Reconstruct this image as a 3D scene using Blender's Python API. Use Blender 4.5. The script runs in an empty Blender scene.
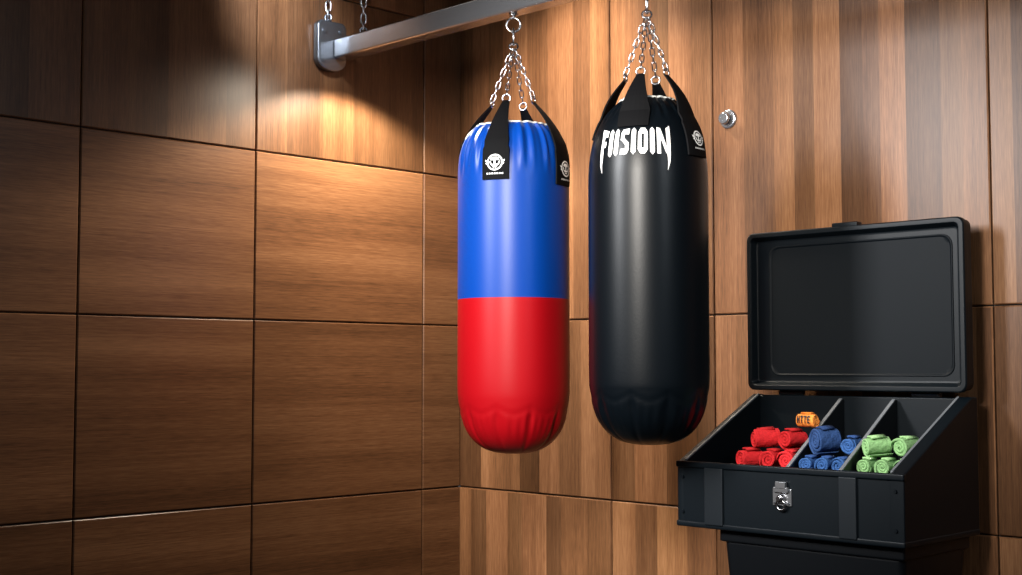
import bpy, bmesh, math, random
from mathutils import Vector, Matrix
random.seed(7)
PI = math.pi
S = bpy.context.scene
COL = S.collection
H = 1.15                      # camera height; corner of the room at (0,0)
# ---------------------------------------------------------------- helpers
def link(o):
    COL.objects.link(o); return o
def obj(name, bm, mats, parent=None, smooth=False, bevel=0, seg=2):
    bmesh.ops.recalc_face_normals(bm, faces=bm.faces)
    me = bpy.data.meshes.new(name); bm.to_mesh(me); bm.free()
    if not isinstance(mats, (list, tuple)): mats = [mats]
    for m in mats: me.materials.append(m)
    if smooth:
        for p in me.polygons: p.use_smooth = True
    o = link(bpy.data.objects.new(name, me))
    if parent: o.parent = parent
    if bevel:
        b = o.modifiers.new('bevel', 'BEVEL'); b.width = bevel; b.segments = seg
        b.limit_method = 'ANGLE'; b.angle_limit = math.radians(35)
        for p in me.polygons: p.use_smooth = True
        w = o.modifiers.new('wn', 'WEIGHTED_NORMAL'); w.keep_sharp = False
    return o
def tag(o, label, cat=None, group=None):
    o['label'] = label
    if cat: o['category'] = cat
    if group: o['group'] = group
    return o
def thing(name, label, cat, loc, rotz=0, group=None):
    o = link(bpy.data.objects.new(name, None)); o.empty_display_size = .05
    o.location = loc; o.rotation_euler = (0, 0, rotz)
    return tag(o, label, cat, group)
def box(bm, x0, x1, y0, y1, z0, z1):
    v = [bm.verts.new((x, y, z)) for x in (x0, x1) for y in (y0, y1) for z in (z0, z1)]
    for f in ((0,1,3,2),(4,6,7,5),(0,4,5,1),(2,3,7,6),(0,2,6,4),(1,5,7,3)):
        bm.faces.new([v[i] for i in f])
def prism_x(bm, x0, x1, yz):
    a = [bm.verts.new((x0, y, z)) for y, z in yz]; b = [bm.verts.new((x1, y, z)) for y, z in yz]
    bm.faces.new(a); bm.faces.new(b[::-1]); n = len(yz)
    for i in range(n): bm.faces.new((a[i], a[(i+1) % n], b[(i+1) % n], b[i]))
def cyl(bm, p0, p1, r, n=20, r1=None):
    p0, p1 = Vector(p0), Vector(p1); d = (p1-p0).normalized()
    a = d.orthogonal().normalized(); b = d.cross(a); r1 = r if r1 is None else r1
    A = [bm.verts.new(p0 + (a*math.cos(t)+b*math.sin(t))*r) for t in [2*PI*i/n for i in range(n)]]
    B = [bm.verts.new(p1 + (a*math.cos(t)+b*math.sin(t))*r1) for t in [2*PI*i/n for i in range(n)]]
    bm.faces.new(A[::-1]); bm.faces.new(B)
    for i in range(n): bm.faces.new((A[i], A[(i+1) % n], B[(i+1) % n], B[i]))
def tube(bm, pts, r, closed=True, n=8):
    N = len(pts); rings = []; prev = None
    for i in range(N):
        p = Vector(pts[i])
        if closed: d = (Vector(pts[(i+1) % N]) - Vector(pts[i-1])).normalized()
        else: d = (Vector(pts[min(i+1, N-1)]) - Vector(pts[max(i-1, 0)])).normalized()
        if prev is None: a = d.orthogonal().normalized()
        else: a = (prev - d*prev.dot(d)).normalized()
        prev = a; b = d.cross(a)
        rings.append([bm.verts.new(p + (a*math.cos(2*PI*k/n) + b*math.sin(2*PI*k/n))*r) for k in range(n)])
    M = N if closed else N-1
    for i in range(M):
        A, B = rings[i], rings[(i+1) % N]
        for k in range(n): bm.faces.new((A[k], A[(k+1) % n], B[(k+1) % n], B[k]))
    if not closed: bm.faces.new(rings[0][::-1]); bm.faces.new(rings[-1])
def ring(bm, c, ax1, ax2, ra, rb, wire, n=24):
    c, a, b = Vector(c), Vector(ax1).normalized(), Vector(ax2).normalized()
    tube(bm, [c + a*ra*math.cos(2*PI*i/n) + b*rb*math.sin(2*PI*i/n) for i in range(n)], wire)
def chain(bm, p0, p1, ll=.025, w=.0056, wire=.0019, ph=0):
    p0, p1 = Vector(p0), Vector(p1); d = p1-p0; L = d.length; d.normalize()
    n = max(2, round(L/(ll*.80))); st = L/n; hl = ll/2
    a = d.orthogonal().normalized(); b = d.cross(a)
    for k in range(n):
        c = p0 + d*st*(k+.5); s = a if (k+ph) % 2 else b
        pts = []
        hs = hl - w
        for i in range(7):
            t = PI*i/6; pts.append(c + d*(hs + w*math.sin(t)) + s*w*math.cos(t))
        for i in range(7):
            t = PI + PI*i/6; pts.append(c + d*(-hs + w*math.sin(t)) + s*w*math.cos(t))
        tube(bm, pts, wire, n=6)
# ---------------------------------------------------------------- materials
def mat(name, col, rough=.5, metal=0, spec=.5, coat=0, noise=0, nscale=300, bump=0, var=0):
    m = bpy.data.materials.new(name); m.use_nodes = True; nt = m.node_tree; n = nt.nodes
    p = n['Principled BSDF']
    p.inputs['Base Color'].default_value = (*col, 1); p.inputs['Roughness'].default_value = rough
    p.inputs['Metallic'].default_value = metal; p.inputs['Specular IOR Level'].default_value = spec
    p.inputs['Coat Weight'].default_value = coat; p.inputs['Coat Roughness'].default_value = .2
    tc = n.new('ShaderNodeTexCoord')
    nz = n.new('ShaderNodeTexNoise'); nz.inputs['Scale'].default_value = nscale; nz.inputs['Detail'].default_value = 3
    nt.links.new(tc.outputs['Object'], nz.inputs['Vector'])
    if bump:
        b = n.new('ShaderNodeBump'); b.inputs['Strength'].default_value = bump; b.inputs['Distance'].default_value = .002
        nt.links.new(nz.outputs['Fac'], b.inputs['Height']); nt.links.new(b.outputs['Normal'], p.inputs['Normal'])
    if var:
        r = n.new('ShaderNodeMapRange'); r.inputs['To Min'].default_value = 1-var; r.inputs['To Max'].default_value = 1+var
        mx = n.new('ShaderNodeMix'); mx.data_type = 'RGBA'; mx.blend_type = 'MULTIPLY'; mx.inputs['Factor'].default_value = 1
        mx.inputs['A'].default_value = (*col, 1)
        nt.links.new(nz.outputs['Fac'], r.inputs['Value']); nt.links.new(r.outputs['Result'], mx.inputs['B'])
        nt.links.new(mx.outputs['Result'], p.inputs['Base Color'])
    return m
def wood_mat():
    m = bpy.data.materials.new('walnut_veneer'); m.use_nodes = True; nt = m.node_tree; n = nt.nodes; L = nt.links.new
    p = n['Principled BSDF']
    uv = n.new('ShaderNodeUVMap'); uv.uv_map = 'grain'
    def noise(sx, sy, detail, dist=0):
        mp = n.new('ShaderNodeMapping'); mp.inputs['Scale'].default_value = (sx, sy, 1)
        L(uv.outputs['UV'], mp.inputs['Vector'])
        z = n.new('ShaderNodeTexNoise'); z.inputs['Scale'].default_value = 1; z.inputs['Detail'].default_value = detail
        z.inputs['Distortion'].default_value = dist; z.inputs['Roughness'].default_value = .6
        L(mp.outputs['Vector'], z.inputs['Vector']); return z.outputs['Fac']
    def math_(op, a, b):
        x = n.new('ShaderNodeMath'); x.operation = op
        for i, q in enumerate((a, b)):
            if isinstance(q, (int, float)): x.inputs[i].default_value = q
            else: L(q, x.inputs[i])
        return x.outputs[0]
    broad = noise(.26, 6, 2, .1); mid = noise(2.2, 120, 2, .02); fine = noise(16, 330, 2)
    s = math_('ADD', math_('ADD', math_('MULTIPLY', broad, .46), math_('MULTIPLY', mid, .22)), math_('MULTIPLY', fine, .32))
    rp = n.new('ShaderNodeValToRGB'); e = rp.color_ramp.elements
    e[0].position = .33; e[0].color = (.047, .0205, .0095, 1)
    e[1].position = .67; e[1].color = (.218, .110, .054, 1)
    k = rp.color_ramp.elements.new(.5); k.color = (.129, .0590, .0268, 1)
    L(s, rp.inputs['Fac'])
    at = n.new('ShaderNodeAttribute'); at.attribute_name = 'tone'
    mx = n.new('ShaderNodeMix'); mx.data_type = 'RGBA'; mx.blend_type = 'MULTIPLY'; mx.inputs['Factor'].default_value = 1
    L(rp.outputs['Color'], mx.inputs['A']); L(at.outputs['Color'], mx.inputs['B'])
    L(mx.outputs['Result'], p.inputs['Base Color'])
    p.inputs['Roughness'].default_value = .34; p.inputs['Specular IOR Level'].default_value = .27
    b = n.new('ShaderNodeBump'); b.inputs['Strength'].default_value = .05; b.inputs['Distance'].default_value = .001
    L(fine, b.inputs['Height']); L(b.outputs['Normal'], p.inputs['Normal'])
    return m
WOOD = wood_mat()
GAP = mat('seam_black', (.006, .004, .003), .8)
BLUE = mat('blue_vinyl', (.0003, .035, .225), .36, spec=.24, bump=.05, nscale=160)
RED = mat('red_vinyl', (.28, .002, .005), .36, spec=.24, bump=.05, nscale=160)
BLK = mat('black_vinyl', (.0010, .0021, .0034), .34, spec=.19, bump=.06, nscale=160)
STRAP = mat('black_strap_leather', (.003, .003, .0034), .7, spec=.06, bump=.1, nscale=500)
WHITE = mat('white_print', (.80, .80, .78), .5)
LINER = mat('pale_liner', (.5, .5, .48), .6)
CHROME = mat('bright_steel', (.46, .46, .48), .22, 1)
STEEL = mat('brushed_rail_steel', (.42, .43, .455), .20, .84, bump=.012, nscale=80)
DKSTEEL = mat('grey_bracket_steel', (.16, .17, .19), .27, .85)
PLAST = mat('black_moulded_plastic', (.0016, .0036, .0056), .42, spec=.21, bump=.05, nscale=700)
PLAST2 = mat('black_lid_liner', (.0014, .0030, .0048), .52, spec=.11, bump=.05, nscale=700)
PLAST3 = mat('black_tub_plastic', (.0020, .0028, .0040), .42, spec=.2, bump=.06, nscale=500)
BAND = mat('charcoal_front_band', (.0058, .0084, .0112), .45, spec=.26, bump=.05, nscale=500)
EDGE = mat('grey_edge_highlight', (.12, .130, .142), .45)  # pale grey colour stands in for highlights along the case edges
def cloth(name, c):
    return mat(name, c, .85, spec=.2, bump=1.0, nscale=170, var=.42)
CRED, CBLUE, CGREEN, CORG = cloth('red_wrap_cloth', (.48, .015, .019)), cloth('blue_wrap_cloth', (.028, .085, .24)), cloth('green_wrap_cloth', (.20, .37, .155)), cloth('orange_wrap_cloth', (.85, .28, .05))
CNAVY = cloth('navy_wrap_cloth', (.017, .046, .135))
TABS = {CRED: cloth('red_tab', (.40, .012, .015)), CBLUE: cloth('blue_tab', (.02, .055, .17)), CNAVY: cloth('navy_tab', (.012, .032, .1)), CGREEN: cloth('green_tab', (.26, .45, .20)), CORG: cloth('orange_tab', (.75, .22, .03))}
INK = mat('dark_print', (.02, .015, .012), .6)
FLOOR = mat('dark_rubber_floor', (.03, .03, .032), .7, bump=.3, nscale=200, var=.3)
CEIL = mat('ceiling_paint', (.12, .10, .085), .8, var=.05, nscale=3)
# ---------------------------------------------------------------- room
def panels(name, P, aseams, zseams, vertical_rows, strip=None, tones=(.75, 1.1), qs=None, fixed=None, tint=(1, .98, .96)):
    bm = bmesh.new(); uvl = bm.loops.layers.uv.new('grain'); tl = bm.loops.layers.float_color.new('tone')
    g = .0022; bv = .003; T = .012
    def face(pts, az, vert, off, tone, mi=0):
        f = bm.faces.new([bm.verts.new(P(a, z, d)) for a, z, d in pts]); f.material_index = mi
        for l, (a, z, d) in zip(f.loops, pts):
            l[uvl].uv = ((z, a) if vert else (a, z)); l[uvl].uv += Vector(off)
            l[tl] = (*tone, 1)
    for i in range(len(aseams)-1):
        for j in range(len(zseams)-1):
            a0, a1, z0, z1 = aseams[i]+g, aseams[i+1]-g, zseams[j]+g, zseams[j+1]-g
            vert = vertical_rows(j)
            off = (random.uniform(0, 50), random.uniform(0, 50))
            t = random.uniform(*tones); tone = (t*tint[0], t*tint[1], t*tint[2])
            fx = fixed.get((i, j)) if fixed else None
            cuts = [a0+bv]
            if fx: cuts += [c for c, q in fx[1:]]
            elif strip and vert:
                x = a0+bv
                while True:
                    x += random.uniform(*strip)
                    if x > a1-bv-strip[0]*.6: break
                    cuts.append(x)
            cuts.append(a1-bv)
            lastq = None
            for n_, (c0, c1) in enumerate(zip(cuts[:-1], cuts[1:])):
                tn = tone; of = off
                if strip and vert:
                    opts = [q for q in qs if q != lastq]; lastq = random.choice(opts); q = random.uniform(*lastq)
                    if fx: q = fx[n_][1]
                    tn = (q, q*random.uniform(.97, 1.0), q*random.uniform(.94, 1.0)); of = (random.uniform(0, 50), random.uniform(0, 50))
                face([(c0, z0+bv, T), (c1, z0+bv, T), (c1, z1-bv, T), (c0, z1-bv, T)], 0, vert, of, tn)
            A = [(a0, z0), (a1, z0), (a1, z1), (a0, z1)]; B = [(a0+bv, z0+bv), (a1-bv, z0+bv), (a1-bv, z1-bv), (a0+bv, z1-bv)]
            for k in range(4):
                q = (k+1) % 4
                face([(*A[k], T-bv), (*A[q], T-bv), (*B[q], T), (*B[k], T)], 0, vert, off, tone)
                face([(*A[k], 0), (*A[q], 0), (*A[q], T-bv), (*A[k], T-bv)], 0, vert, off, tone)
    a0, a1, z0, z1 = aseams[0], aseams[-1], zseams[0], zseams[-1]
    for pts in ([(a0,z0,0),(a1,z0,0),(a1,z1,0),(a0,z1,0)], [(a0,z0,-.1),(a1,z0,-.1),(a1,z1,-.1),(a0,z1,-.1)],
                [(a0,z0,0),(a0,z1,0),(a0,z1,-.1),(a0,z0,-.1)], [(a1,z0,0),(a1,z1,0),(a1,z1,-.1),(a1,z0,-.1)],
                [(a0,z1,0),(a1,z1,0),(a1,z1,-.1),(a0,z1,-.1)], [(a0,z0,0),(a1,z0,0),(a1,z0,-.1),(a0,z0,-.1)]):
        face(pts, 0, True, (0, 0), (1, 1, 1), 1)
    o = obj(name, bm, [WOOD, GAP]); o['kind'] = 'structure'
    return o
CZ = 2.75
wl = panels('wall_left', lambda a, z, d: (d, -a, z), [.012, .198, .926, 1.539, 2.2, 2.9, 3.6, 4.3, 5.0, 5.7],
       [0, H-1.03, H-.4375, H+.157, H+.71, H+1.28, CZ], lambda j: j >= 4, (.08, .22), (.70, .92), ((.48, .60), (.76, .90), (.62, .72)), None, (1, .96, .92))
# veneer strips of the panels: (left edge, tone)
FX = {(0, 2): [(0, .95), (.075, 1.45), (.16, .88), (.235, 1.55), (.36, 1.10), (.46, 1.6), (.58, 1.15), (.66, 1.75)],
      (1, 2): [(.747, 1.65), (.86, 1.2), (.93, .85), (1.0, 1.5), (1.09, 1.15)],
      (2, 2): [(1.172, 1.40), (1.29, 1.05), (1.40, 1.40), (1.47, .82), (1.54, 1.42), (1.628, .54), (1.70, .72), (1.755, 1.45), (1.835, .58), (1.94, .82), (2.00, 1.2)],
      (3, 2): [(2.075, 1.2), (2.14, .75), (2.22, 1.2), (2.32, .7), (2.45, 1.2), (2.6, 1.0), (2.72, 1.3)],
      (0, 0): [(0, 1.75), (.07, .90), (.15, 1.7), (.26, 1.10), (.33, 1.85), (.45, .85), (.52, 1.65), (.64, 1.15)],
      (1, 0): [(.747, 1.6), (.85, 1.0), (.94, 1.75), (1.06, 1.15)]}
wr = panels('wall_right', lambda a, z, d: (a, -d, z), [0, .747, 1.172, 2.075, 2.8, 3.5, 4.2, 4.9, 5.7],
       [0, H-.4375, H+.165, CZ], lambda j: True, (.06, .15), (1.1, 1.4), ((.72, .82), (.95, 1.1), (1.3, 1.45), (1.55, 1.7)), FX)
bm = bmesh.new(); box(bm, -.1, 5.8, -5.8, .1, -.1, 0); f = obj('floor', bm, FLOOR); f['kind'] = 'structure'
bm = bmesh.new(); box(bm, -.1, 5.8, -5.8, .1, CZ, CZ+.1); f = obj('ceiling', bm, CEIL); f['kind'] = 'structure'
# ---------------------------------------------------------------- rail, bracket plate, suspension chains
RV = .605; RZ0, RZ1 = H+1.058, H+1.124; RW = .031
rail = thing('hanging_rail', 'long grey steel rail running out from the left wall above both punching bags', 'rail', (0, -RV, RZ0))
bm = bmesh.new(); box(bm, .042, 2.5, -RW, RW, 0, RZ1-RZ0); obj('beam', bm, STEEL, rail, bevel=.007, seg=3)
bm = bmesh.new(); box(bm, 2.5, 2.508, -RW-.003, RW+.003, -.003, RZ1-RZ0+.003); obj('end_cap', bm, DKSTEEL, rail, bevel=.002)
bm = bmesh.new(); pts = []
yc, hw, zt, zb = -.035, .062, .128, -.045
for i in range(13):
    t = PI + PI*i/12; pts.append((yc + hw*math.cos(t), zb + .040 + .040*math.sin(t)*1.0))
pts += [(yc+hw, zt-.015), (yc+hw-.015, zt), (yc-hw+.015, zt), (yc-hw, zt-.015)]
prism_x(bm, .013, .042, pts); plate = obj('mounting_plate', bm, DKSTEEL, rail, bevel=.006, seg=3)
for (y, z) in ((yc-.035, .09), (yc+.035, .095), (yc-.035, -.008)):
    bm = bmesh.new(); cyl(bm, (.042, y, z), (.048, y, z), .0085, 6); cyl(bm, (.042, y, z), (.0445, y, z), .012, 20)
    obj('bolt', bm, DKSTEEL, plate, bevel=.001)
BU = [.881, 1.393]
for u in BU:
    bm = bmesh.new(); cyl(bm, (u, 0, 0), (u, 0, -.006), .014, 6); cyl(bm, (u, 0, -.006), (u, 0, -.012), .005, 10)
    ring(bm, (u, 0, -.033), (1, 1, 0), (0, 0, 1), .021, .021, .0042)
    obj('eye_bolt', bm, CHROME, rail, smooth=True)
for (u, v, zb, lab) in ((.028, RV+.045, RZ0+.128, 'steel chain rising from the wall bracket at the rail end'),
                        (.165, RV, RZ1, 'steel chain rising from the top of the rail, just right of the wall bracket')):
    bm = bmesh.new(); chain(bm, (0, 0, .012), (0, 0, CZ-zb-.012), .036, .0085, .0032)
    c = thing('suspension_chain', lab, 'chain', (u, -v, zb), 0, 'chains holding up the rail')
    obj('links', bm, CHROME, c, smooth=True)
    bm = bmesh.new(); cyl(bm, (0, 0, 0), (0, 0, .006), .010, 12); ring(bm, (0, 0, .013), (1, 1, 0), (0, 0, 1), .011, .011, .004)
    obj('anchor_eye', bm, DKSTEEL, c, smooth=True)
    bm = bmesh.new(); cyl(bm, (0, 0, CZ-zb-.012), (0, 0, CZ-zb), .014, 16); obj('ceiling_anchor', bm, DKSTEEL, c, smooth=False)
# ---------------------------------------------------------------- punching bags
CAM = Vector((3.668, -3.403, H))
def prof_r(prof, z):
    for (r0, z0), (r1, z1) in zip(prof[:-1], prof[1:]):
        if z0 <= z <= z1 and z1 > z0: return r0 + (r1-r0)*(z-z0)/(z1-z0)
    return prof[-1][0]
def smooth_prof(prof, step=.007):
    out = []
    for i in range(len(prof)-1):
        p0 = prof[max(i-1, 0)]; p1 = prof[i]; p2 = prof[i+1]; p3 = prof[min(i+2, len(prof)-1)]
        n = max(1, int(math.hypot(p2[0]-p1[0], p2[1]-p1[1])/step))
        n = min(n, 14)
        for k in range(n):
            t = k/n
            q = [0.5*((2*p1[c]) + (-p0[c]+p2[c])*t + (2*p0[c]-5*p1[c]+4*p2[c]-p3[c])*t*t + (-p0[c]+3*p1[c]-3*p2[c]+p3[c])*t**3) for c in (0, 1)]
            out.append((max(q[0], 0), q[1]))
    out.append(prof[-1]); return out
def lathe(bm, prof, fn, n=220):
    rows = []
    for r, z in prof:
        if r < 1e-4: rows.append([bm.verts.new((0, 0, z))]); continue
        rows.append([bm.verts.new((fn(r, z, t)*math.cos(t), fn(r, z, t)*math.sin(t), z)) for t in [2*PI*i/n for i in range(n)]])
    for A, B in zip(rows[:-1], rows[1:]):
        for i in range(n):
            j = (i+1) % n
            if len(A) == 1: bm.faces.new((A[0], B[j], B[i]))
            elif len(B) == 1: bm.faces.new((A[i], A[j], B[0]))
            else: bm.faces.new((A[i], A[j], B[j], B[i]))
def decal(polys, az, mapfn, cuts=3):
    bm = bmesh.new()
    for p in polys: bm.faces.new([bm.verts.new((x, y, 0)) for x, y in p])
    bmesh.ops.triangulate(bm, faces=bm.faces[:])
    if cuts: bmesh.ops.subdivide_edges(bm, edges=bm.edges[:], cuts=cuts, use_grid_fill=True)
    for v in bm.verts: v.co = mapfn(v.co.x, v.co.y)
    return bm
def arc_poly(cx, cy, r0, r1, a0, a1, n):
    out = []
    for i in range(n):
        t0 = a0+(a1-a0)*i/n; t1 = a0+(a1-a0)*(i+1)/n
        out.append([(cx+r0*math.cos(t0), cy+r0*math.sin(t0)), (cx+r1*math.cos(t0), cy+r1*math.sin(t0)),
                    (cx+r1*math.cos(t1), cy+r1*math.sin(t1)), (cx+r0*math.cos(t1), cy+r0*math.sin(t1))])
    return out
def rect(x0, x1, y0, y1): return [(x0, y0), (x1, y0), (x1, y1), (x0, y1)]
def emblem(k=1.0):
    # compact round badge: full ring, face-like device in the middle, small side wings; a line of tiny type beneath
    R = math.radians
    P = arc_poly(0, 0, .0200, .0242, 0, 2*PI, 36)
    F = [[(-.0150, .0066), (.0150, .0066), (.0130, .0128), (.006, .0165), (-.006, .0165), (-.0130, .0128)],
         [(-.0034, .0072), (.0034, .0072), (.0026, -.0060), (-.0026, -.0060)],
         [(-.0175, .0030), (-.0140, .0040), (-.0100, -.0060), (-.0135, -.0085)], [(.0175, .0030), (.0140, .0040), (.0100, -.0060), (.0135, -.0085)],
         [(-.0120, -.0055), (.0120, -.0055), (.0100, -.0105), (-.0100, -.0105)],
         [(-.0085, -.0125), (-.0012, -.0125), (-.0012, -.0172), (-.0055, -.0165)], [(.0085, -.0125), (.0012, -.0125), (.0012, -.0172), (.0055, -.0165)]]
    P += [[(a*.94, b*.94) for a, b in p] for p in F]
    P += [[(-.0305, .0085), (-.0240, .0050), (-.0240, .0010), (-.0285, .0020)], [(.0305, .0085), (.0240, .0050), (.0240, .0010), (.0285, .0020)],
          [(-.0290, -.0020), (-.0240, -.0020), (-.0230, -.0065), (-.0260, -.0060)], [(.0290, -.0020), (.0240, -.0020), (.0230, -.0065), (.0260, -.0060)]]
    x = -.0250
    for w in (.0050, .0042, .0054, .0044, .0050, .0044, .0046):
        P += [rect(x, x+w, -.0352, -.0334), rect(x, x+w*.4, -.0352, -.0308), rect(x+w*.4, x+w, -.0322, -.0308)]; x += w+.0030
    return [[(a*k, b*k) for a, b in p] for p in P]
GLY = {
 'F': [[(.10,1),(.50,1),(.50,.04),(.10,.05)], [(.10,.06),(.50,.05),(.42,-.28),(.18,-.30)], [(.18,-.29),(.42,-.27),(.46,-.60)], [(-.10,1.10),(.98,1.0),(.92,.76),(.10,.78)], [(.3,.60),(.84,.60),(.78,.38),(.3,.38)]],
 'I': [[(.0,.94),(.50,1.05),(1.0,.94),(1.0,.06),(.50,-.05),(.0,.06)]],
 'S': [[(.02,.86),(.24,1),(1.0,1.02),(.94,.78),(.44,.80)], [(.02,.86),(.42,.80),(.42,.54),(.02,.56)], [(.02,.60),(.42,.64),(.98,.44),(.58,.36)], [(.58,.46),(.98,.44),(.98,.14),(.58,.20)], [(.0,-.02),(.06,.21),(.58,.21),(.98,.14),(.76,-.02)]],
 'O': [[(.0,.85),(.37,.8),(.37,.2),(.0,.15)], [(1.0,.85),(.63,.8),(.63,.2),(1.0,.15)], [(.0,.85),(.26,1.02),(.74,1.02),(1.0,.85),(.63,.79),(.37,.79)], [(.0,.15),(.26,-.02),(.74,-.02),(1.0,.15),(.63,.21),(.37,.21)]],
 'N': [[(.0,1),(.27,1),(.27,.0),(.0,.0)], [(.0,1.04),(.30,1),(.86,.04),(.66,.04)], [(.73,1.0),(1.06,1.10),(1.0,.05),(.73,.04)], [(.73,.06),(1.0,.06),(.94,-.28),(.78,-.27)], [(.78,-.26),(.94,-.27),(.74,-.60)]],
 'T': [rect(0, 1, .74, 1), rect(.32, .68, 0, .8)], 'H': [rect(.0, .30, 0, 1), rect(.70, 1, 0, 1), rect(.25, .75, .36, .64)],
 'E': [rect(.0, .34, 0, 1), rect(.3, 1, .77, 1), rect(.3, .9, .39, .62), rect(.3, 1, 0, .23)],
}
ADV = {'F': 1.12, 'I': .66, 'S': 1.10, 'O': 1.14, 'N': 1.50}
def lettering(txt, width, zt, zb, gap=.12, bow=0):
    P = []; tot = sum(ADV.get(c, 1) for c in txt); w = width/tot; x0 = -width/2
    for c in txt:
        a = ADV.get(c, 1)*w
        for g in GLY[c]:
            q = []
            for x, y in g:
                s = x0 + gap*w/2 + x*(a-gap*w)
                b = zb - bow*(2*s/width)**2
                q.append((s, b + (zt-b)*y))
            P.append(q)
        x0 += a
    return P
def bag(name, label, u, prof, zbase, split, parts, straps, tip, strap_w, crinkle_z, text=None, seams=10):
    """profile z values are relative to H; the Empty sits at the lowest point"""
    root = thing(name, label, 'punching bag', (u, -RV, H+zbase), 0, 'punching bags on the rail')
    face = math.atan2(CAM.y+RV, CAM.x-u)
    pr = smooth_prof([(r, z-zbase) for r, z in prof])
    zmax = max(z for r, z in pr); cz = crinkle_z-zbase
    def fn(r, z, t):
        k = 1
        if z > cz:
            a = min(1, (z-cz)/max(.02, zmax-cz))
            k += .036*a*math.sin(24*t+1.6*math.sin(3*t)) + .022*a*math.sin(41*t+2+math.sin(5*t))
        # gathered bottom: a scalloped seam line with short tucks hanging from it
        d = ((t-face+PI/seams) % (2*PI/seams)); d = min(d, 2*PI/seams-d)/(PI/seams)      # 0 at a tuck, 1 between tucks
        zs = .120 + .020*(1-d)**1.5
        k -= .012*math.exp(-((z-zs)/.0065)**2)
        if z < zs:
            a = min(1, (zs-z)/.03)
            k -= .034*a*math.exp(-(d/.20)**2)
            k += .006*a*math.sin(40*t+math.sin(4*t))*math.exp(-((z-.085)/.035)**2)
        return r*k
    outer = [(r, z) for r, z in pr]
    if split is not None:
        sz = split-zbase
        low = [p for p in outer if p[1] < sz] + [(prof_r(outer, sz), sz)]
        up = [(prof_r(outer, sz), sz)] + [p for p in outer if p[1] > sz]
        bm = bmesh.new(); lathe(bm, low, fn); obj(parts[0][0], bm, parts[0][1], root, smooth=True)
        bm = bmesh.new(); lathe(bm, up + [(up[-1][0]*.8, zmax-.006), (0, zmax-.02)], fn); obj(parts[1][0], bm, parts[1][1], root, smooth=True)
    else:
        bm = bmesh.new(); lathe(bm, outer + [(outer[-1][0]*.8, zmax-.006), (0, zmax-.02)], fn); obj(parts[0][0], bm, parts[0][1], root, smooth=True)
    bm = bmesh.new(); rr = outer[-1][0]
    tube(bm, [(fn(rr, zmax, t)*math.cos(t), fn(rr, zmax, t)*math.sin(t), zmax+.001*math.sin(13*t)) for t in [2*PI*i/140 for i in range(140)]], .0035, n=6)
    obj('rim_piping', bm, LINER, root, smooth=True)
    tipr, tipz = tip[0], tip[1]-zbase
    top = Vector((0, 0, RZ0 - .098 - (H+zbase)))
    for k, (azd, zbot, leave, emb) in enumerate(straps):
        th = face + math.radians(azd); rad = Vector((math.cos(th), math.sin(th), 0)); tan = Vector((-math.sin(th), math.cos(th), 0))
        zb0, zl = zbot-zbase, leave-zbase
        patch = .094 if emb else 0
        path = []
        for i in range(13):
            z = zb0+(zl-zb0)*i/12
            w = strap_w/2 if z-zb0 < patch else strap_w/2*(.90 if emb else 1)
            path.append((prof_r(outer, z)+.0015+.004*(i/12), z, w))
        r0, z0, w0 = path[-1]
        for i in range(1, 9):
            t = i/8; path.append((r0+(tipr-r0)*t + .010*math.sin(PI*t), z0+(tipz-z0)*t, w0*(1-t)+.010*t))
        bm = bmesh.new(); grid = []
        for layer in (0, .0045):
            G = []
            for r, z, w in path:
                row = []
                for c in range(7):
                    s = (c/3-1)*w; R = r+layer
                    row.append(bm.verts.new(rad*math.sqrt(max(R*R-s*s, 0)) + tan*s + Vector((0, 0, z))))
                G.append(row)
            grid.append(G)
        for a in range(len(path)-1):
            for c in range(6):
                for G in grid: bm.faces.new((G[a][c], G[a][c+1], G[a+1][c+1], G[a+1][c]))
            for c in (0, 6): bm.faces.new((grid[0][a][c], grid[1][a][c], grid[1][a+1][c], grid[0][a+1][c]))
        for a in (0, -1):
            for c in range(6): bm.faces.new((grid[0][a][c], grid[0][a][c+1], grid[1][a][c+1], grid[1][a][c]))
        st = obj('strap', bm, STRAP, root, smooth=False)
        if emb:
            ez = zb0 + .048
            def mp(s, z, ez=ez, rad=rad, tan=tan):
                R = prof_r(outer, ez+z)+.0105
                return rad*math.sqrt(R*R-s*s) + tan*s + Vector((0, 0, ez+z))
            obj('emblem', decal(emblem(emb), 0, mp, 1), WHITE, st)
        tp = rad*(tipr+.002) + Vector((0, 0, tipz))
        bm = bmesh.new(); ring(bm, tp + Vector((0, 0, .006)), tan, Vector((0, 0, 1)), .012, .011, .0026); obj('strap_ring', bm, CHROME, st, smooth=True)
        bm = bmesh.new(); chain(bm, tp + Vector((0, 0, .014)), top + rad*.006 - Vector((0, 0, .010)), ph=k); obj('chain', bm, CHROME, root, smooth=True)
    bm = bmesh.new(); ring(bm, top, (1, 1, 0), (-.3, .3, 1), .013, .013, .003)
    ring(bm, top + Vector((0, 0, .030)), (-1, 1, 0), (0, 0, 1), .011, .024, .0034)
    cyl(bm, top + Vector((0, 0, .002)), top + Vector((0, 0, .012)), .0055, 10)
    obj('snap_hook', bm, CHROME, root, smooth=True)
    if text:
        polys, az = text; a0 = face+math.radians(az); Rm = max(r for r, z in outer)
        def mp(s, z):
            t = a0 + s/Rm; R = prof_r(outer, z-zbase)+.0016
            return Vector((R*math.cos(t), R*math.sin(t), z-zbase))
        obj('lettering', decal(polys, az, mp, 3), WHITE, root)
    return root
R1 = .1655
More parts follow.
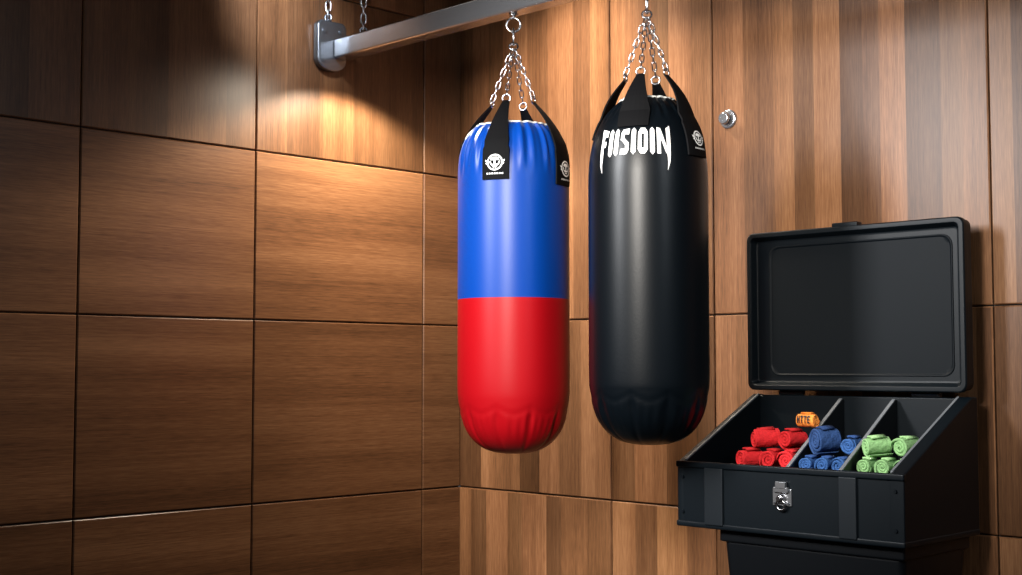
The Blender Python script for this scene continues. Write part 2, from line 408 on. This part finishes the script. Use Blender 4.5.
bag('punching_bag', 'punching bag with a blue upper half and a red lower half', BU[0],
    [(0, -.251), (.045, -.248), (.084, -.237), (.115, -.216), (.1385, -.186), (.1535, -.148), (.162, -.102), (R1, -.05), (R1, .1), (R1, .3), (R1, .5), (R1, .56), (.1635, .60), (.158, .635), (.147, .667), (.130, .694), (.108, .714)],
    -.251, .201, [('red_cover', RED), ('blue_cover', BLUE)],
    [(-18, .538, .655, .98), (60, .530, .655, .98), (155, .63, .668, 0), (250, .63, .668, 0)], (.066, .785), .080, .555)
R2 = .161
bag('punching_bag', 'all-black punching bag with white lettering near its top', BU[1],
    [(0, -.205), (.045, -.202), (.084, -.191), (.113, -.171), (.1355, -.142), (.1500, -.105), (.158, -.062), (R2, -.012), (R2, .2), (R2, .4), (R2, .49), (.1595, .535), (.155, .577), (.146, .617), (.130, .655), (.106, .690), (.072, .720)],
    -.205, None, [('black_cover', BLK)],
    [(-16, .630, .675, 0), (56, .555, .67, .85), (158, .62, .675, 0), (252, .62, .675, 0)], (.060, .785), .084, .65,
    text=(lettering('FIISIOIN', .214, .622, .556, .22, .006), -15))
# ---------------------------------------------------------------- wall knob
kn = thing('wall_knob', 'small round chrome knob on the wood wall right of the black bag', 'knob', (1.235, -.012, H+.772))
bm = bmesh.new(); cyl(bm, (0, 0, 0), (0, -.006, 0), .030, 32); cyl(bm, (0, -.006, 0), (0, -.010, 0), .030, 32, .024); obj('rose', bm, STEEL, kn, bevel=.0015)
bm = bmesh.new(); cyl(bm, (0, -.010, 0), (0, -.022, 0), .012, 24, .017); cyl(bm, (0, -.022, 0), (0, -.032, 0), .020, 32, .018); obj('button', bm, STEEL, kn, bevel=.003)
# ---------------------------------------------------------------- open case on a tub
X0, X1 = 1.38, 2.06; VB, VF = .08, .47
ZB, ZFT, ZBT, ZFL = H-.430, H-.256, H-.076, H-.274
tub = thing('storage_tub', 'black plastic tub standing on the floor beneath the open case', 'tub', (1.77, -.28, 0))
def tapered(bm, x0, x1, y0, y1, z0, z1, t):
    a = [bm.verts.new(p) for p in ((x0+t, y0+t, z0), (x1-t, y0+t, z0), (x1-t, y1-t, z0), (x0+t, y1-t, z0))]
    b = [bm.verts.new(p) for p in ((x0, y0, z1), (x1, y0, z1), (x1, y1, z1), (x0, y1, z1))]
    bm.faces.new(a[::-1]); bm.faces.new(b)
    for i in range(4): bm.faces.new((a[i], a[(i+1) % 4], b[(i+1) % 4], b[i]))
bm = bmesh.new(); tapered(bm, -.262, .268, -.160, .17, 0, ZB-.020, .045); obj('tub_body', bm, PLAST3, tub, bevel=.02, seg=3)
bm = bmesh.new(); box(bm, -.268, .274, -.166, .175, ZB-.034, ZB); obj('rim', bm, PLAST3, tub, bevel=.006)
case = thing('storage_case', 'open black plastic case with a divided tray holding rolled hand wraps', 'case', ((X0+X1)/2, -(VB+VF)/2, ZB))
cx, cy = (X0+X1)/2, -(VB+VF)/2
def L(x, v, z): return (x-cx, -v-cy, z-ZB)
def lbox(bm, x0, x1, v0, v1, z0, z1):
    a = L(x0, v1, z0); b = L(x1, v0, z1); box(bm, a[0], b[0], a[1], b[1], a[2], b[2])
def lprism(bm, x0, x1, vz, skew=None):
    n0 = len(bm.verts); prism_x(bm, x0-cx, x1-cx, [(-v-cy, z-ZB) for v, z in vz])
    if skew:
        bm.verts.ensure_lookup_table()
        for vt in bm.verts[n0:]: vt.co.x += skew[1]*((-(vt.co.y+cy)) - skew[0])
bm = bmesh.new()
side = [(VB, ZB), (VB, ZBT), (VB+.03, ZBT), (VF, ZFT), (VF, ZB)]
lprism(bm, X0, X0+.022, side); lprism(bm, X1-.04, X1, side)
lbox(bm, X0+.01, X1-.01, VB, VB+.022, ZB, ZBT-.002)
lbox(bm, X0+.01, X1-.01, VF-.024, VF-.0005, ZB, ZFT-.001)
lbox(bm, X0+.01, X1-.01, VB+.01, VF-.01, ZB, ZB+.02)
obj('case_body', bm, PLAST, case, bevel=.004)
bm = bmesh.new(); lbox(bm, X0+.02, X1-.038, VB+.02, VF-.022, ZFL-.008, ZFL); obj('tray_floor', bm, PLAST2, case, bevel=.001)
bm = bmesh.new(); lbox(bm, X0-.002, X1+.002, VF-.010, VF+.005, ZFT-.014, ZFT+.003); obj('front_lip', bm, PLAST, case, bevel=.004, seg=3)
bm = bmesh.new(); lbox(bm, X0-.002, X1+.002, VB+.002, VF+.004, ZB, ZB+.016); obj('base_flange', bm, PLAST, case, bevel=.004)
va, vb_ = VB+.035, VF-.024
za, zf = ZBT-.010, ZFT-.002
for x, SK in ((1.676, .12), (1.838, .10)):
    bm = bmesh.new(); lprism(bm, x-.004, x+.004, [(VB+.02, ZFL-.002), (VB+.02, za), (va, za), (vb_, zf), (vb_, ZFL-.002)], (VB+.02, SK)); dv = obj('divider', bm, PLAST, case, bevel=.0015)
    bm = bmesh.new(); lprism(bm, x-.0048, x+.0048, [(va, za-.002), (va, za+.002), (vb_, zf+.002), (vb_, zf-.002)], (VB+.02, SK)); obj('edge_highlight', bm, EDGE, dv)  # thin pale strip paints the highlight on the divider's top edge
for x0, x1 in ((X0+.018, X0+.0235), (X1-.0415, X1-.035)):
    bm = bmesh.new(); lprism(bm, x0, x1, [(VB+.03, ZBT-.003), (VB+.03, ZBT+.0018), (VF-.012, ZFT+.0078), (VF-.012, ZFT+.003)]); obj('edge_highlight', bm, EDGE, case)  # painted highlight strips along the sloping case sides
for x0, x1 in ((1.475, 1.535), (1.885, 1.935)):
    bm = bmesh.new(); lbox(bm, x0, x1, VF-.004, VF+.008, ZB+.010, ZFT-.012); obj('front_strap', bm, BAND, case, bevel=.003)
for (x, v, z) in ((X1-.022, VF, ZB+.04), (X0+.02, VF, ZB+.04), (X1-.022, VF, ZFT-.04), (X0+.02, VF, ZFT-.04)):
    bm = bmesh.new(); a = L(x, v, z); cyl(bm, a, (a[0], a[1]-.004, a[2]), .005, 16, .004); obj('rivet', bm, PLAST2, case, smooth=False)
bm = bmesh.new(); lbox(bm, 1.692, 1.748, VF-.002, VF+.005, H-.352, H-.308); latch = obj('latch', bm, STEEL, case, bevel=.002); latch['label'] = 'chrome turn latch on the front'
bm = bmesh.new(); lbox(bm, 1.705, 1.735, VF+.002, VF+.014, H-.308, H-.290); lbox(bm, 1.698, 1.742, VF+.004, VF+.012, H-.318, H-.304); obj('hasp', bm, STEEL, latch, bevel=.002)
bm = bmesh.new(); a = L(1.72, VF+.005, H-.333); cyl(bm, a, (a[0], a[1]-.012, a[2]), .012, 24, .010); cyl(bm, (a[0], a[1]-.012, a[2]), (a[0], a[1]-.018, a[2]), .007, 20); obj('turn_knob', bm, CHROME, latch, bevel=.0015)
for sx in (-.021, .021):
    for dz in (-.313, -.346):
        bm = bmesh.new(); a = L(1.72+sx, VF+.005, H+dz); cyl(bm, a, (a[0], a[1]-.003, a[2]), .0035, 12, .0025); obj('screw', bm, DKSTEEL, latch)
bm = bmesh.new(); a = L(1.72, VF+.010, H-.350); ring(bm, a, (1, 0, 0), (0, -.15, 1), .013, .013, .0032); obj('pull_loop', bm, CHROME, latch, smooth=True)
# lid
LX0, LX1, LZ0, LZ1, LVF, LVB = 1.378, 2.056, H-.064, H+.395, .132, .076
def rr(x0, x1, z0, z1, r, n=6):
    out = []
    for (cx_, cz_, a) in ((x1-r, z1-r, 0), (x0+r, z1-r, PI/2), (x0+r, z0+r, PI), (x1-r, z0+r, 1.5*PI)):
        for i in range(n+1):
            t = a + PI/2*i/n; out.append((cx_+r*math.cos(t), cz_+r*math.sin(t)))
    return out
def loops_mesh(bm, loops, cap0=True, cap1=True):
    R = [[bm.verts.new(L(x, v, z)) for x, z in pts] for pts, v in loops]
    for A, B in zip(R[:-1], R[1:]):
        for i in range(len(A)): bm.faces.new((A[i], A[(i+1) % len(A)], B[(i+1) % len(A)], B[i]))
    if cap0: bm.faces.new(R[0])
    if cap1: bm.faces.new(R[-1][::-1])
def off(d): return rr(LX0+d, LX1-d, LZ0+d, LZ1-d, max(.022-d*.5, .006))
bm = bmesh.new()
loops_mesh(bm, [(off(.012), LVB), (off(.004), LVB+.006), (off(.003), LVF-.022), (off(0), LVF-.020), (off(0), LVF-.004), (off(.003), LVF), (off(.014), LVF), (off(.017), LVF-.004), (off(.024), LVF-.020), (off(.030), LVF-.022)])
lid = obj('lid', bm, PLAST, case, bevel=.0015)
bm = bmesh.new()
def off2(d): return rr(LX0+.070+d, LX1-.045-d, LZ0+.045+d, LZ1-.045-d, .03)
loops_mesh(bm, [(off2(-.004), LVF-.0222), (off2(-.003), LVF-.019), (off2(0), LVF-.019), (off2(.003), LVF-.0217), (off2(.008), LVF-.0215)], True, True)
obj('lid_panel', bm, PLAST2, lid, bevel=.001)
bm = bmesh.new(); lbox(bm, 1.665, 1.745, LVF-.030, LVF-.002, LZ1-.004, LZ1+.010); obj('lid_tab', bm, PLAST, lid, bevel=.003)
for x in (1.50, 1.92):
    bm = bmesh.new(); a = L(x-.04, VB+.006, H-.070); b = L(x+.04, VB+.006, H-.070); cyl(bm, a, b, .008, 16); obj('hinge', bm, DKSTEEL, case, smooth=False)
# ---------------------------------------------------------------- rolled hand wraps
def roll_mesh(R, Ln, turns, seed):
    # a strip rolled into a spiral; soft folds run along and around it
    rnd = random.Random(seed); bm = bmesh.new(); r0 = .004; pitch = (R-r0)/turns; SEG = 32; N = turns*SEG
    jit = [rnd.uniform(-.003, .003) for _ in range(turns+2)]; ph = [rnd.uniform(0, 6.28) for _ in range(4)]
    ys = [-.5, -.47, -.33, -.16, 0, .16, .33, .47, .5]
    rows = []
    for i in range(N+1):
        t = 2*PI*i/SEG; r = r0 + pitch*i/SEG - pitch*.12
        f = i/SEG; k = int(f); j = jit[k]*(1-(f-k)) + jit[k+1]*(f-k)
        wob = .975 + .030*math.sin(2*t+seed) + .012*math.sin(5*t+2*seed)
        row = []
        ri, ro = max(r-pitch*.94, .001), r
        if i > N-6: ri = ro - pitch*.94*max(.25, (N-i)/6)
        for q, y in enumerate(ys):
            e = .35*pitch if q in (0, 8) else 0
            fold = 1 + .018*math.sin(3*t+9*y+ph[0]) + .014*math.sin(7*t-14*y+ph[1]) - .02*abs(y)
            rad = (ro-e)*wob*fold
            row.append(bm.verts.new((rad*math.cos(t), y*Ln+j, rad*math.sin(t))))
        for y in (.47, -.47):
            row.append(bm.verts.new((ri*wob*math.cos(t), y*Ln+j, ri*wob*math.sin(t))))
        rows.append(row)
    m = len(rows[0])
    for A, B in zip(rows[:-1], rows[1:]):
        for k in range(m): bm.faces.new((A[k], A[(k+1) % m], B[(k+1) % m], B[k]))
    bm.faces.new(rows[0]); bm.faces.new(rows[-1][::-1])
    return bm
def tab_mesh(R, Ln, a0, a1):
    bm = bmesh.new(); rows = []
    for i in range(11):
        t = a0+(a1-a0)*i/10; w = Ln*.30
        rows.append([bm.verts.new(((R+d)*math.cos(t), y, (R+d)*math.sin(t))) for d, y in ((-.004, -w), (.0008, -w), (.0008, w), (-.004, w))])
    for A, B in zip(rows[:-1], rows[1:]):
        for k in range(4): bm.faces.new((A[k], A[(k+1) % 4], B[(k+1) % 4], B[k]))
    bm.faces.new(rows[0]); bm.faces.new(rows[-1][::-1]); return bm
def wrap(u, v, z, R, Ln, rz, m, label, group, seed, spin=0, turns=3, tilt=0):
    t = thing('hand_wrap', label, 'hand wrap', (u, -v, z-R), rz, group)
    o = obj('rolled_strip', roll_mesh(R, Ln, turns, seed), m, t, smooth=False); o.location = (0, 0, R); o.rotation_euler = (tilt, spin, 0)
    o2 = obj('closure_tab', tab_mesh(R*.985, Ln, 1.0, 1.9), TABS[m], t, smooth=True); o2.location = (0, 0, R); o2.rotation_euler = (tilt, 0, 0)
    return t
zr = ZFL+.0003; r = .0290; A = .118
G = 'red hand wraps in the left compartment'
wrap(1.538, .350, zr+r, r, .066, -.42, CRED, 'red rolled hand wrap lowest and farthest left in the case', G, 1, .4)
wrap(1.6085, .345, zr+r, r, .072, A, CRED, 'red rolled hand wrap in the middle of the lower red row', G, 2, 2.0)
wrap(1.6680, .350, zr+r, r, .072, A, CRED, 'red rolled hand wrap of the lower row, against the first divider', G, 3, 3.3)
wrap(1.568, .318, zr+r+.0535, .0300, .072, -.72, CRED, 'red rolled hand wrap, left one of the two on top of the red pile', G, 4, 5.0, 3, .10)
wrap(1.6385, .296, zr+r+.0525, .0300, .070, -.20, CRED, 'red rolled hand wrap on top of the red pile, just under the orange roll', G, 5, 1.2)
G = 'blue hand wraps in the middle compartment'; r = .0236
wrap(1.7373, .362, zr+r, r, .074, A, CBLUE, 'blue rolled hand wrap, leftmost of the lower blue row', G, 6, .3)
wrap(1.7851, .360, zr+r, r, .074, A, CBLUE, 'blue rolled hand wrap, middle of the lower blue row', G, 7, 2.2)
wrap(1.8329, .362, zr+r, r, .074, A, CBLUE, 'blue rolled hand wrap of the lower row, beside the green wraps', G, 8, 4.0)
wrap(1.7540, .320, zr+r+.060, .0385, .062, -.42, CNAVY, 'largest and darkest navy rolled hand wrap, on top of the blue pile', G, 9, 1.0, 4, .08)
wrap(1.8230, .296, zr+r+.0490, .0262, .068, .08, CBLUE, 'small blue rolled hand wrap on top, right of the big navy roll', G, 10, 5.5)
G = 'green hand wraps in the right compartment'; r = .0244
for i, x in enumerate((1.8925, 1.9418, 1.9910)):
    wrap(x, (.340, .334, .328)[i], zr+r, r, .070, .08, CGREEN, ('green rolled hand wrap, leftmost of the lower green row', 'green rolled hand wrap, middle of the lower green row', 'green rolled hand wrap of the lower row, against the case side')[i], G, 11+i, i*1.7)
wrap(1.9040, .320, zr+r+.0500, .0290, .066, -.55, CGREEN, 'green rolled hand wrap, left one of the two on top of the green pile', G, 14, .8, 3, .10)
wrap(1.9690, .280, zr+r+.0485, .0290, .070, -.18, CGREEN, 'green rolled hand wrap, right one of the two on top of the green pile', G, 15, 3.1)
ro = .021
org = wrap(1.6680, .270, H-.1615+ro, ro, .054, PI/2, CORG, 'orange rolled hand wrap with dark printing, lying across the red pile and divider', None, 16)
bmL = decal(lettering('HTTE', .042, .0105, -.0105, .26), 0, lambda s, z: Vector(((-(ro+.0008))*math.cos(z/ro+.12), -s, ro+(ro+.0008)*math.sin(z/ro+.12))), 1)
o = obj('lettering', bmL, INK, org)
# ---------------------------------------------------------------- lights
def look(o, tgt): o.rotation_euler = (Vector(tgt)-o.location).to_track_quat('-Z', 'Y').to_euler()
def area(name, loc, tgt, w, sx, sy, col, spread=180):
    d = bpy.data.lights.new(name, 'AREA'); d.shape = 'RECTANGLE'; d.size = sx; d.size_y = sy; d.energy = w; d.color = col; d.spread = math.radians(spread)
    o = link(bpy.data.objects.new(name, d)); o.location = loc; look(o, tgt); return o
def spot(name, loc, tgt, w, ang, blend, col, rad=.03):
    d = bpy.data.lights.new(name, 'SPOT'); d.energy = w; d.spot_size = math.radians(ang); d.spot_blend = blend; d.color = col; d.shadow_soft_size = rad
    o = link(bpy.data.objects.new(name, d)); o.location = loc; look(o, tgt); return o
spot('wall_washer', (.26, -.60, RZ0-.004), (.24, -.62, 0), 150, 138, .34, (1, .88, .68), .025)
spot('pool_tail_fill', (.52, -.64, RZ0-.02), (.05, -.82, H+.1), 40, 126, 1.0, (1, .87, .70), .05)  # added fill spot without a fixture, stretches the pool's falloff down the wall
spot('cool_spot', (.75, -1.15, H+1.5), (0, -.82, H+1.18), 150, 36, 1.0, (.86, .93, 1), .06)
spot('corner_downlight', (.70, -.50, H+1.52), (.65, -.05, H+.4), 100, 95, .7, (1, .89, .75), .08)
spot('right_wall_spot', (2.1, -2.6, H+.86), (1.20, 0, H+.22), 410, 53, .55, (1, .94, .86), .28)
area('key_softbox', (.75, -2.7, H+1.1), (1.25, -.5, H+.25), 14, .35, .9, (.97, .98, 1), 60)
area('side_softbox', (3.4, -1.3, H+1.25), (1.3, -.5, H+.1), 17, .3, 1.2, (.88, .95, 1))
area('front_fill', (3.4, -4.2, H+1.3), (1, -.7, H), 7, 1.4, 1.0, (.97, .98, 1))
w = bpy.data.worlds.new('world'); S.world = w; w.use_nodes = True
w.node_tree.nodes['Background'].inputs['Color'].default_value = (.82, .91, 1, 1); w.node_tree.nodes['Background'].inputs['Strength'].default_value = .07
S.view_settings.view_transform = 'Standard'
# ---------------------------------------------------------------- camera
cd = bpy.data.cameras.new('camera'); cam = link(bpy.data.objects.new('camera', cd)); S.camera = cam
cd.sensor_width = 36; cd.lens = 36*1337/1022; cd.clip_start = .05
cam.location = CAM; p = math.atan(80.5/1337)
d = Vector((-math.cos(p)*math.sqrt(.5), math.cos(p)*math.sqrt(.5), math.sin(p)))
cam.rotation_euler = d.to_track_quat('-Z', 'Y').to_euler()
